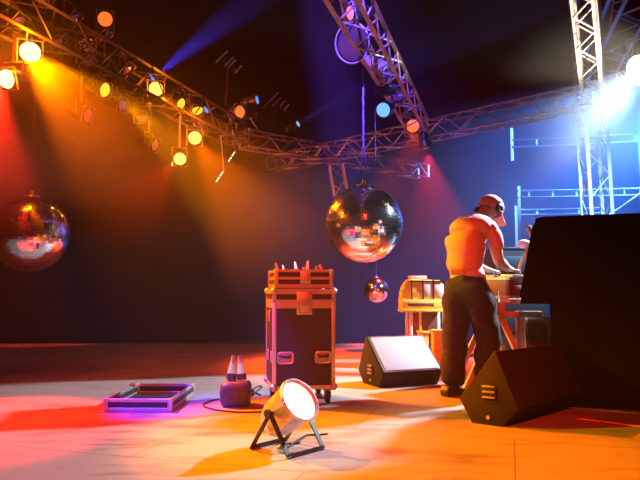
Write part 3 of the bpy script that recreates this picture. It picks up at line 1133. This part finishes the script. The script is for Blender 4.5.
def L(a, b, z):
    return fv * a + rv * b + V((0, 0, z))


# body (skin): one continuous figure
bv = []
be = []


def bvadd(p_, r, link=None):
    bv.append((p_, r))
    if link is not None:
        be.append((link, len(bv) - 1))
    return len(bv) - 1


pel = bvadd(L(0.0, 0, 0.98), 0.12)
wa = bvadd(L(-0.01, 0, 1.12), 0.115, pel)
ch = bvadd(L(0.02, 0, 1.33), 0.13, wa)
ub = bvadd(L(0.08, 0, 1.46), 0.11, ch)
nb = bvadd(L(0.17, 0, 1.53), 0.06, ub)
nk = bvadd(L(0.235, 0, 1.575), 0.055, nb)
hd = bvadd(L(0.325, 0, 1.64), 0.088, nk)
ht = bvadd(L(0.36, 0, 1.695), 0.080, hd)
chin = bvadd(L(0.40, 0, 1.595), 0.045, hd)
wrists = {}
for s, sh, el, wr in ((1, (0.10, 0.19, 1.44), (0.165, 0.20, 1.15), (0.40, 0.13, 1.085)),
                      (-1, (0.11, -0.16, 1.41), (0.22, -0.21, 1.17), (0.42, -0.13, 1.085))):
    i = bvadd(L(*sh), 0.066, ub)
    mid_ = [(sh[k] + el[k]) / 2 for k in range(3)]
    i = bvadd(L(*mid_), 0.058, i)
    i = bvadd(L(*el), 0.05, i)
    mid_ = [el[k] * 0.6 + wr[k] * 0.4 for k in range(3)]
    i = bvadd(L(*mid_), 0.05, i)
    i = bvadd(L(*wr), 0.032, i)
    wrists[s] = (i, V(el), V(wr))
    # hand: palm and five fingers
    d_ = V((0.95, -0.1 * s, -0.12)).normalized()
    side = V((0.1, 1.0, 0)) * s           # little-finger side outwards
    p0 = V(wr) + d_ * 0.05
    pi = bvadd(L(*p0), (0.036, 0.018), i)
    for k, (off, ln) in enumerate(((-0.03, 0.068), (-0.010, 0.078), (0.011, 0.073), (0.031, 0.056))):
        b0 = p0 + d_ * 0.038 + side * off
        j = bvadd(L(*b0), 0.0105, pi)
        b1 = b0 + d_ * ln * 0.55 + V((0, 0, 0.008))
        j = bvadd(L(*b1), 0.009, j)
        b2 = b1 + d_ * ln * 0.4 + V((0, 0, -0.024))
        j = bvadd(L(*b2), 0.0075, j)
    b0 = p0 - side * 0.038 + d_ * 0.0
    j = bvadd(L(*b0), 0.012, pi)
    j = bvadd(L(*(b0 + d_ * 0.032 - side * 0.018 + V((0, 0, -0.012)))), 0.0095, j)
legs = {}
for s, hip, kn, an in ((1, (0.02, 0.10, 0.92), (0.085, 0.14, 0.50), (0.04, 0.14, 0.09)),
                       (-1, (-0.01, -0.10, 0.92), (-0.05, -0.11, 0.50), (-0.115, -0.10, 0.09))):
    i = bvadd(L(*hip), 0.09, pel)
    i = bvadd(L(*kn), 0.058, i)
    i = bvadd(L(*an), 0.042, i)
    j = bvadd(L(an[0] + 0.10, an[1] + 0.02 * s, 0.05), 0.035, i)
    legs[s] = (hip, kn, an)
body = skin_mesh('body', bv, be, M['skin'], man)

# tee shirt
sv = [(L(-0.01, 0, 1.05), (0.165, 0.155)), (L(-0.03, 0, 1.15), (0.17, 0.155)), (L(-0.035, 0, 1.27), (0.19, 0.165)), (L(0.0, 0, 1.38), (0.20, 0.175)),
      (L(0.085, 0, 1.47), (0.165, 0.135)), (L(0.185, 0, 1.545), (0.09, 0.085))]
se = [(0, 1), (1, 2), (2, 3), (3, 4), (4, 5)]
for s in (1, -1):
    b0 = len(sv)
    sv += [(L(0.10, (0.165 if s > 0 else 0.12) * s, 1.415 if s > 0 else 1.40), 0.08), (L(0.135, 0.205 * s, 1.32), 0.078), (L(0.16, 0.205 * s, 1.23), 0.074)]
    se += [(4, b0), (b0, b0 + 1), (b0 + 1, b0 + 2)]
shirt = skin_mesh('tee_shirt', sv, se, M['shirt'], man)
# loose folds
for v in shirt.data.vertices:
    q = v.co
    f = 0.007 * math.sin(26 * q.z + 9 * q.x - 5 * q.y) + 0.005 * math.sin(47 * q.x + 31 * q.z)
    v.co = q + v.normal * f

# trousers
tv = [(L(-0.005, 0, 1.06), (0.165, 0.155)), (L(0.0, 0, 0.97), (0.185, 0.17))]
te = [(0, 1)]
for s in (1, -1):
    hip, kn, an = legs[s]
    b0 = len(tv)
    tv += [(L(hip[0], hip[1] * 1.0, 0.84), 0.145), (L((hip[0] + kn[0]) / 2, (hip[1] + kn[1]) / 2, 0.68), 0.132), (L(*kn), 0.116),
           (L((kn[0] + an[0]) / 2, an[1], 0.3), 0.11), (L(an[0] + 0.01, an[1], 0.07), 0.115)]
    te += [(1, b0), (b0, b0 + 1), (b0 + 1, b0 + 2), (b0 + 2, b0 + 3), (b0 + 3, b0 + 4)]
tro = skin_mesh('trousers', tv, te, M['trouser'], man)
for v in tro.data.vertices:
    q = v.co
    f = 0.008 * math.sin(21 * q.z + 14 * q.x) + 0.006 * math.sin(37 * q.z - 23 * q.y + 5 * q.x)
    v.co = q + v.normal * f
    if v.co.z < 0.02:
        v.co.z = 0.02
# shoes
for s in (1, -1):
    hip, kn, an = legs[s]
    o = L(an[0] - 0.05, an[1], 0)
    prof = [(-0.05, 0.0), (-0.055, 0.05), (-0.03, 0.09), (0.06, 0.09), (0.13, 0.06), (0.2, 0.045), (0.22, 0.02), (0.215, 0.0)]
    MB().prism(prof, o - rv * 0.045, fv, (0, 0, 1), rv * 0.09).build('shoe', M['shoe'], man, bevel=0.014)
# cap
hc = L(0.345, 0, 1.652)
tilt = Matrix((fv * 0.87 + V((0, 0, -0.49)), -rv, V((0, 0, 0.87)) + fv * 0.49)).transposed()
m = MB()
m.ball((0, 0, 0), 0.118, (1.06, 0.93, 0.92), 28, 18)
bmesh.ops.bisect_plane(m.bm, geom=m.bm.verts[:] + m.bm.edges[:] + m.bm.faces[:], plane_co=(0, 0, -0.05), plane_no=(0, 0, -1), clear_outer=True)
bmesh.ops.transform(m.bm, matrix=Matrix.Translation(hc) @ tilt.to_4x4(), verts=m.bm.verts[:])
capo = m.build('cap', M['cap'], man)
m = MB()
N = 14
top, bot = [], []
for k in range(N + 1):
    a = -1.15 + 2.3 * k / N
    inner = V((math.cos(a) * 0.112, math.sin(a) * 0.102, -0.035))
    outer = V((0.112 * math.cos(a) + 0.115 * math.cos(a) ** 0.5 * 0.95, math.sin(a) * 0.100, -0.062 - 0.02 * abs(math.sin(a))))
    top.append((m.bm.verts.new(inner), m.bm.verts.new(outer)))
    bot.append((m.bm.verts.new(inner - V((0, 0, 0.006))), m.bm.verts.new(outer - V((0, 0, 0.006)))))
for k in range(N):
    m.bm.faces.new((top[k][0], top[k + 1][0], top[k + 1][1], top[k][1]))
    m.bm.faces.new((bot[k][0], bot[k][1], bot[k + 1][1], bot[k + 1][0]))
    m.bm.faces.new((top[k][1], top[k + 1][1], bot[k + 1][1], bot[k][1]))
    m.bm.faces.new((top[k][0], bot[k][0], bot[k + 1][0], top[k + 1][0]))
m.bm.faces.new((top[0][0], top[0][1], bot[0][1], bot[0][0]))
m.bm.faces.new((top[N][0], bot[N][0], bot[N][1], top[N][1]))
bmesh.ops.transform(m.bm, matrix=Matrix.Translation(hc) @ tilt.to_4x4(), verts=m.bm.verts[:])
m.build('brim', M['cap'], capo)
# face features, ears
for s in (1, -1):
    MB().ball(L(0.425, 0.035 * s, 1.65), 0.013).build('eye', M['white'], man)
    MB().ball(L(0.325, 0.088 * s, 1.635), 0.028, (0.8, 0.5, 1.1)).build('ear', M['skin'], man)
MB().loft([L(0.428, 0, 1.655), L(0.452, 0, 1.625), L(0.443, 0, 1.61)], [0.009, 0.016, 0.010], 10).build('nose', M['skin'], man)
MB().loft([L(0.43, -0.022, 1.585), L(0.436, 0, 1.585), L(0.43, 0.022, 1.585)], 0.006, 8).build('mouth', M['cap'], man)
# headphones
m = MB()
pts = []
for k in range(17):
    a = PI * k / 16
    pts.append(hc + tilt @ V((-0.02, math.cos(a) * 0.118, math.sin(a) * 0.125 - 0.03)))
m.loft(pts, 0.008, 8)
hpn = m.build('headphones', M['black_metal'], man)
for s in (1, -1):
    c_ = hc + tilt @ V((-0.02, -s * 0.098, -0.045))
    d_ = tilt @ V((0, -s, 0))
    MB().lathe(c_, d_, [(0, 0.036), (0.012, 0.043), (0.032, 0.042), (0.038, 0.03)], seg=20).build('ear_cup', M['black_metal'], hpn)
    m = MB()
    m.loft([c_ + d_ * 0.038 + (tilt @ V((math.cos(a) * 0.028, 0, math.sin(a) * 0.028))) for a in [2 * PI * k / 20 for k in range(20)]], 0.005, 6, closed=True)
    m.build('ear_ring', M['alu'], hpn)
# belt pouch on the hip towards the camera and wallet chain
m = MB()
cp = L(-0.175, 0.03, 1.055)
pq = Matrix.Rotation(ang - 0.9, 3, 'Z')
m.box(cp, (0.12, 0.05, 0.055), pq, bevel=0.016)
po = m.build('belt_pouch', M['pouch'], man)
m = MB()
m.box(cp + (pq @ V((0, -0.026, 0.012))), (0.11, 0.008, 0.024), pq, bevel=0.003)
m.build('pouch_flap', M['pouch'], po)
pts = []
for k in range(33):
    f = k / 32
    a = -0.08 + 0.24 * f
    pts.append(L(a, 0.19 + 0.075 * math.sin(PI * f), 1.05 - 0.24 * math.sin(PI * min(f * 0.78, 1)) ** 1.2 - 0.02 * f))
m = MB()
m.loft(pts, 0.005, 6)
m.build('wallet_chain', M['wire'], man)

# ------------------------------------------------------------------ yellow lit stand behind the floor monitor
YS = 7.4
fr = at(421, 309, YS)
st = thing('equipment_stand', 'metal stand under the yellow lit domed case behind the floor monitor', 'stand', (fr.x, YS, 0))
zt = fr.z
MB().box((0, 0, zt - 0.015), (0.5, 0.4, 0.03), bevel=0.004).build('shelf', M['yellow'], st)
for px, my in ((409, M['white']), (418, M['yellow']), (441, M['white'])):
    q = at(px, 320, YS)
    for yy in (-0.16, 0.16):
        MB().box((q.x - fr.x, yy, (zt - 0.03) / 2), (0.035 if my is M['white'] else 0.025, 0.035, zt - 0.03), bevel=0.004).build('leg', my, st)
MB().box((0.06, 0.1, 0.48), (0.3, 0.02, 0.34), bevel=0.003).build('back_panel', M['case_red'], st)

dm = thing('domed_case', 'yellow lit domed case with white panels on the metal stand', 'case', (fr.x, YS, zt + 0.001))
w2 = 0.245
MB().box((0, 0, 0.055), (2 * w2, 0.36, 0.11), bevel=0.008).build('base_box', M['yellow'], dm)
MB().box((-0.03, -0.182, 0.055), (0.3, 0.01, 0.035), bevel=0.003).build('front_slot', M['case_red'], dm)
prof = [(-w2, 0.11)] + [(-0.12 - 0.125 * math.cos(a), 0.11 + 0.24 * math.sin(a)) for a in [PI / 2 * k / 6 for k in range(1, 7)]] + [(0.2, 0.335), (w2, 0.28), (w2, 0.11)]
MB().prism(prof, (0, -0.15, 0), (1, 0, 0), (0, 0, 1), (0, 0.30, 0)).build('dome', M['yellow'], dm, bevel=0.006)
m = MB()
for x_ in (-0.13, 0.0, 0.12):
    m.box((x_, -0.155, 0.22), (0.014, 0.014, 0.24))
m.box((0.03, -0.155, 0.325), (0.40, 0.014, 0.016))
m.build('strap', M['black_metal'], dm)
MB().box((0.06, -0.152, 0.22), (0.10, 0.01, 0.18), bevel=0.003).build('window_panel', M['white'], dm)
MB().box((0.185, -0.152, 0.21), (0.10, 0.01, 0.16), bevel=0.003).build('window_panel', M['white'], dm)
t = thing('flat_box', 'thin pinkish flat box lying on the domed case', 'box', (fr.x - 0.04, YS, zt + 0.352))
MB().box((0, 0, 0.02), (0.2, 0.18, 0.035), bevel=0.004).build('box_body', M['pink'], t)
for px, py, s, h, label in ((423, 339, 0.10, 0.09, 'left small yellow lit crate under the domed case'), (433.5, 339, 0.085, 0.09, 'right small yellow lit crate under the domed case'),
                            (441, 352, 0.19, 0.24, 'large yellow lit crate on the floor behind the left leg of the man')):
    q = at(px, py, YS - 0.1 if s < .15 else YS - 0.4)
    t = thing('crate', label, 'crate', (q.x, q.y, 0), group='yellow lit crates behind the floor monitor')
    hh = max(q.z, 0.0) + h if s < .15 else q.z + h
    MB().box((0, 0, hh / 2), (s, 0.2, hh), bevel=0.006).build('crate_body', M['yellow'], t)
    m = MB()
    m.box((0, 0, hh - 0.01), (s + 0.012, 0.212, 0.03), bevel=0.003)
    m.build('crate_rim', M['yellow'], t)

# ------------------------------------------------------------------ light
AMB = (1.0, 0.34, 0.0)
RED = (1.0, 0.05, 0.02)
BLU = (0.05, 0.10, 1.0)


def lamp_spot(px, py, y, tgt, power, col, ang_, blend=0.5, aim=None):
    c = at(px, py, y)
    tgt = V(tgt)
    d_ = (tgt - c).normalized()
    spot('lamp_beam', c + V((0.0, -0.13, -0.04)) + d_ * 0.06, tgt, power, col, ang_, blend, 0.05)


# white-blue floodlight beam, then added fill spots
spot('flood_beam', FL + fa * 0.06, (-0.5, 4.95, 0), 3900, (0.62, 0.81, 1.0), 37, 0.15, 0.10)
spot('flood_glow_fill', FL + fa * 0.06, (3.5, 9.3, 1.3), 4500, (0.30, 0.56, 1.0), 84, 0.8, 0.12)  # second spot added at the floodlight for blue glow behind it
spot('stand_fill', FL + fa * 0.08, (1.1, 7.4, 0.6), 3200, (0.8, 0.88, 1.0), 17, 0.4, 0.1)  # spot added to whiten the equipment stand
spot('tower_fill', (3.95, 6.3, 2.9), (2.95, 6.7, 3.6), 1700, (1.0, 0.82, 0.6), 46, 0.6, 0.08)  # unseen lamp added to brighten the slanting truss
# amber lamps on the left truss
lamp_spot(30, 52, lamp_y(30) - 0.05, (0.45, 3.9, 0), 7000, (1.0, 0.14, 0.0), 37)
lamp_spot(6, 79, lamp_y(6) - 0.05, (-2.35, 4.4, 0), 3200, (1, 0.02, 0.005), 38)
lamp_spot(156, 89, lamp_y(156) - 0.05, (1.0, 6.4, 0), 2600, (1.0, 0.15, 0.0), 40)
lamp_spot(195, 138, lamp_y(195) - 0.05, (0.5, 7.4, 0), 2200, (1.0, 0.13, 0.0), 46)
lamp_spot(180, 159, lamp_y(180) - 0.05, (-4.5, 11.0, 1.2), 900, (1, 0.04, 0.005), 54)
for px, py, col, pw in ((30, 52, (1.0, 0.22, 0.0), 45), (6, 79, (1.0, 0.06, 0.0), 45), (156, 89, (1.0, 0.2, 0.0), 20), (195, 138, (1.0, 0.18, 0.0), 20)):
    d_ = bpy.data.lights.new('lamp_spill', 'POINT')
    d_.energy = pw
    d_.color = col
    d_.shadow_soft_size = 0.05
    o_ = bpy.data.objects.new('lamp_spill', d_)
    o_.location = at(px, py, lamp_y(px) - 0.05) + V((0.03, -0.14, -0.04))
    COL.objects.link(o_)
# red lamps on the overhead truss
lamp_spot(413, 126, 9.6, (1.0, 8.2, 0), 2400, (1.0, 0.05, 0.02), 64)
lamp_spot(426, 148, 9.95, (2.1, 10.5, 0), 3000, (1, 0.02, 0.07), 64)
# lamps of the same rig outside the frame: amber key from the left, red wash from the front
spot('amber_key', (-4.6, 4.2, 3.2), (1.3, 3.4, 0.0), 2100, (1.0, 0.62, 0.0), 32, 0.7, 0.08)
spot('red_wash', (0.0, -0.8, 4.2), (-0.3, 4.0, 0.0), 2300, (1.0, 0.03, 0.008), 54, 0.8, 0.1)
# blue: on the open case and case corner, on the overhead truss, two beams, added washes at the back of the hall
spot('blue_case', (-2.6, 2.0, 3.4), (-1.15, 4.85, 0.08), 3800, (0.02, 0.03, 1.0), 12, 0.5, 0.06)
spot('blue_corner', (-2.6, 2.0, 3.4), (-0.50, 5.0, 0.45), 2000, (0.06, 0.04, 1.0), 9, 0.6, 0.06)
spot('blue_truss', (-0.4, 3.9, 4.6), (0.45, 6.3, TZ), 6500, (0.14, 0.06, 1.0), 30, 0.5, 0.06)
mh = at(152, 78, lamp_y(152) + 0.3)
spot('blue_beam', mh + V((0.05, -0.02, 0.03)), mh + V((0.8, -0.35, 0.45)), 6000, (0.06, 0.06, 1.0), 16, 0.4, 0.03)
mh = at(298, 124, 11.6)
spot('blue_beam', mh + V((0.05, -0.03, 0.02)), mh + V((0.85, -0.6, 0.33)), 4500, (0.05, 0.10, 1.0), 16, 0.4, 0.03)
spot('truss_fill', (-6.2, 7.0, 2.2), (0.6, 11.8, 3.7), 5500, (1.0, 0.16, 0.06), 30, 0.6, 0.1)  # unseen red lamp added to tint the back trusses
spot('wedge_key', at(105, 90, lamp_y(105)) + V((0.25, -0.15, -0.15)), (0.75, 5.65, 0.1), 3200, (1.0, 0.32, 0.0), 24, 0.4, 0.05)
spot('man_fill', at(44, 60, lamp_y(44)) + V((0.1, -0.2, -0.1)), (1.02, 5.5, 1.28), 2200, (1.0, 0.62, 0.0), 9, 0.5, 0.05)  # narrow spot added to put yellow on the back of the man
spot('blue_haze_fill', (6.6, 11.5, 4.6), (5.4, 15.5, 1.2), 30000, (0.04, 0.18, 1.0), 64, 0.8, 0.2)  # unseen lamp added to turn the right-hand haze blue
spot('blue_haze_fill', (5.4, 9.2, 4.2), (4.1, 13.0, 3.7), 21000, (0.05, 0.17, 1.0), 40, 0.8, 0.2)  # another unseen lamp added for blue haze nearer the floodlight

# ------------------------------------------------------------------ haze and view
w = bpy.data.worlds.new('haze')
S.world = w
w.use_nodes = True
wn, wl = w.node_tree.nodes, w.node_tree.links
wn['Background'].inputs['Color'].default_value = (0, 0, 0, 1)
wn['Background'].inputs['Strength'].default_value = 0
vs = wn.new('ShaderNodeVolumeScatter')
vs.inputs['Anisotropy'].default_value = 0.1
geo = wn.new('ShaderNodeNewGeometry')


def plume(centre, radius, dens):
    """density falling smoothly from dens at the centre to nothing at radius (x, y, z)"""
    sub = wn.new('ShaderNodeVectorMath')
    sub.operation = 'SUBTRACT'
    sub.inputs[1].default_value = centre
    wl.new(geo.outputs['Position'], sub.inputs[0])
    dv = wn.new('ShaderNodeVectorMath')
    dv.operation = 'DIVIDE'
    dv.inputs[1].default_value = radius
    wl.new(sub.outputs[0], dv.inputs[0])
    dt = wn.new('ShaderNodeVectorMath')
    dt.operation = 'DOT_PRODUCT'
    wl.new(dv.outputs[0], dt.inputs[0])
    wl.new(dv.outputs[0], dt.inputs[1])
    mr = wn.new('ShaderNodeMapRange')
    mr.interpolation_type = 'SMOOTHSTEP'
    mr.inputs['From Min'].default_value = 0
    mr.inputs['From Max'].default_value = 1
    mr.inputs['To Min'].default_value = dens
    mr.inputs['To Max'].default_value = 0
    wl.new(dt.outputs['Value'], mr.inputs['Value'])
    return mr.outputs['Result']


total = None
HAZE = [((-1.9, 7.6, 2.7), (3.6, 3.6, 2.2), 0.030), ((-3.6, 6.0, 2.2), (1.6, 2.0, 1.6), 0.030),
        ((4.8, 12.0, 3.2), (4.4, 4.6, 3.6), 0.026), ((3.3, 6.9, 3.0), (1.5, 1.5, 1.1), 0.045),
        ((-3.0, 6.0, 3.1), (0.9, 0.9, 0.7), 0.09)]  # dense pockets of haze added around lamps to make glow and halos
for h in HAZE:
    o_ = plume(*h)
    ad = wn.new('ShaderNodeMath')
    ad.operation = 'ADD'
    if total is None:
        ad.inputs[1].default_value = 0.003
    else:
        wl.new(total, ad.inputs[1])
    wl.new(o_, ad.inputs[0])
    total = ad.outputs[0]
wl.new(total, vs.inputs['Density'])
wl.new(vs.outputs['Volume'], wn['World Output'].inputs['Volume'])
w.cycles.volume_step_size = 0.4
cy_ = S.cycles
cy_.volume_step_rate = 2

S.view_settings.view_transform = 'Standard'
S.view_settings.look = 'None'
S.view_settings.gamma = 1
S.view_settings.use_curve_mapping = False
S.view_settings.exposure = 0.0
cy = S.cycles
cy.use_denoising = True
cy.max_bounces = 5
cy.diffuse_bounces = 2
cy.glossy_bounces = 3
cy.transmission_bounces = 4
cy.volume_bounces = 0
cy.sample_clamp_indirect = 10
cy.use_light_tree = True
cy.caustics_reflective = False
cy.caustics_refractive = False
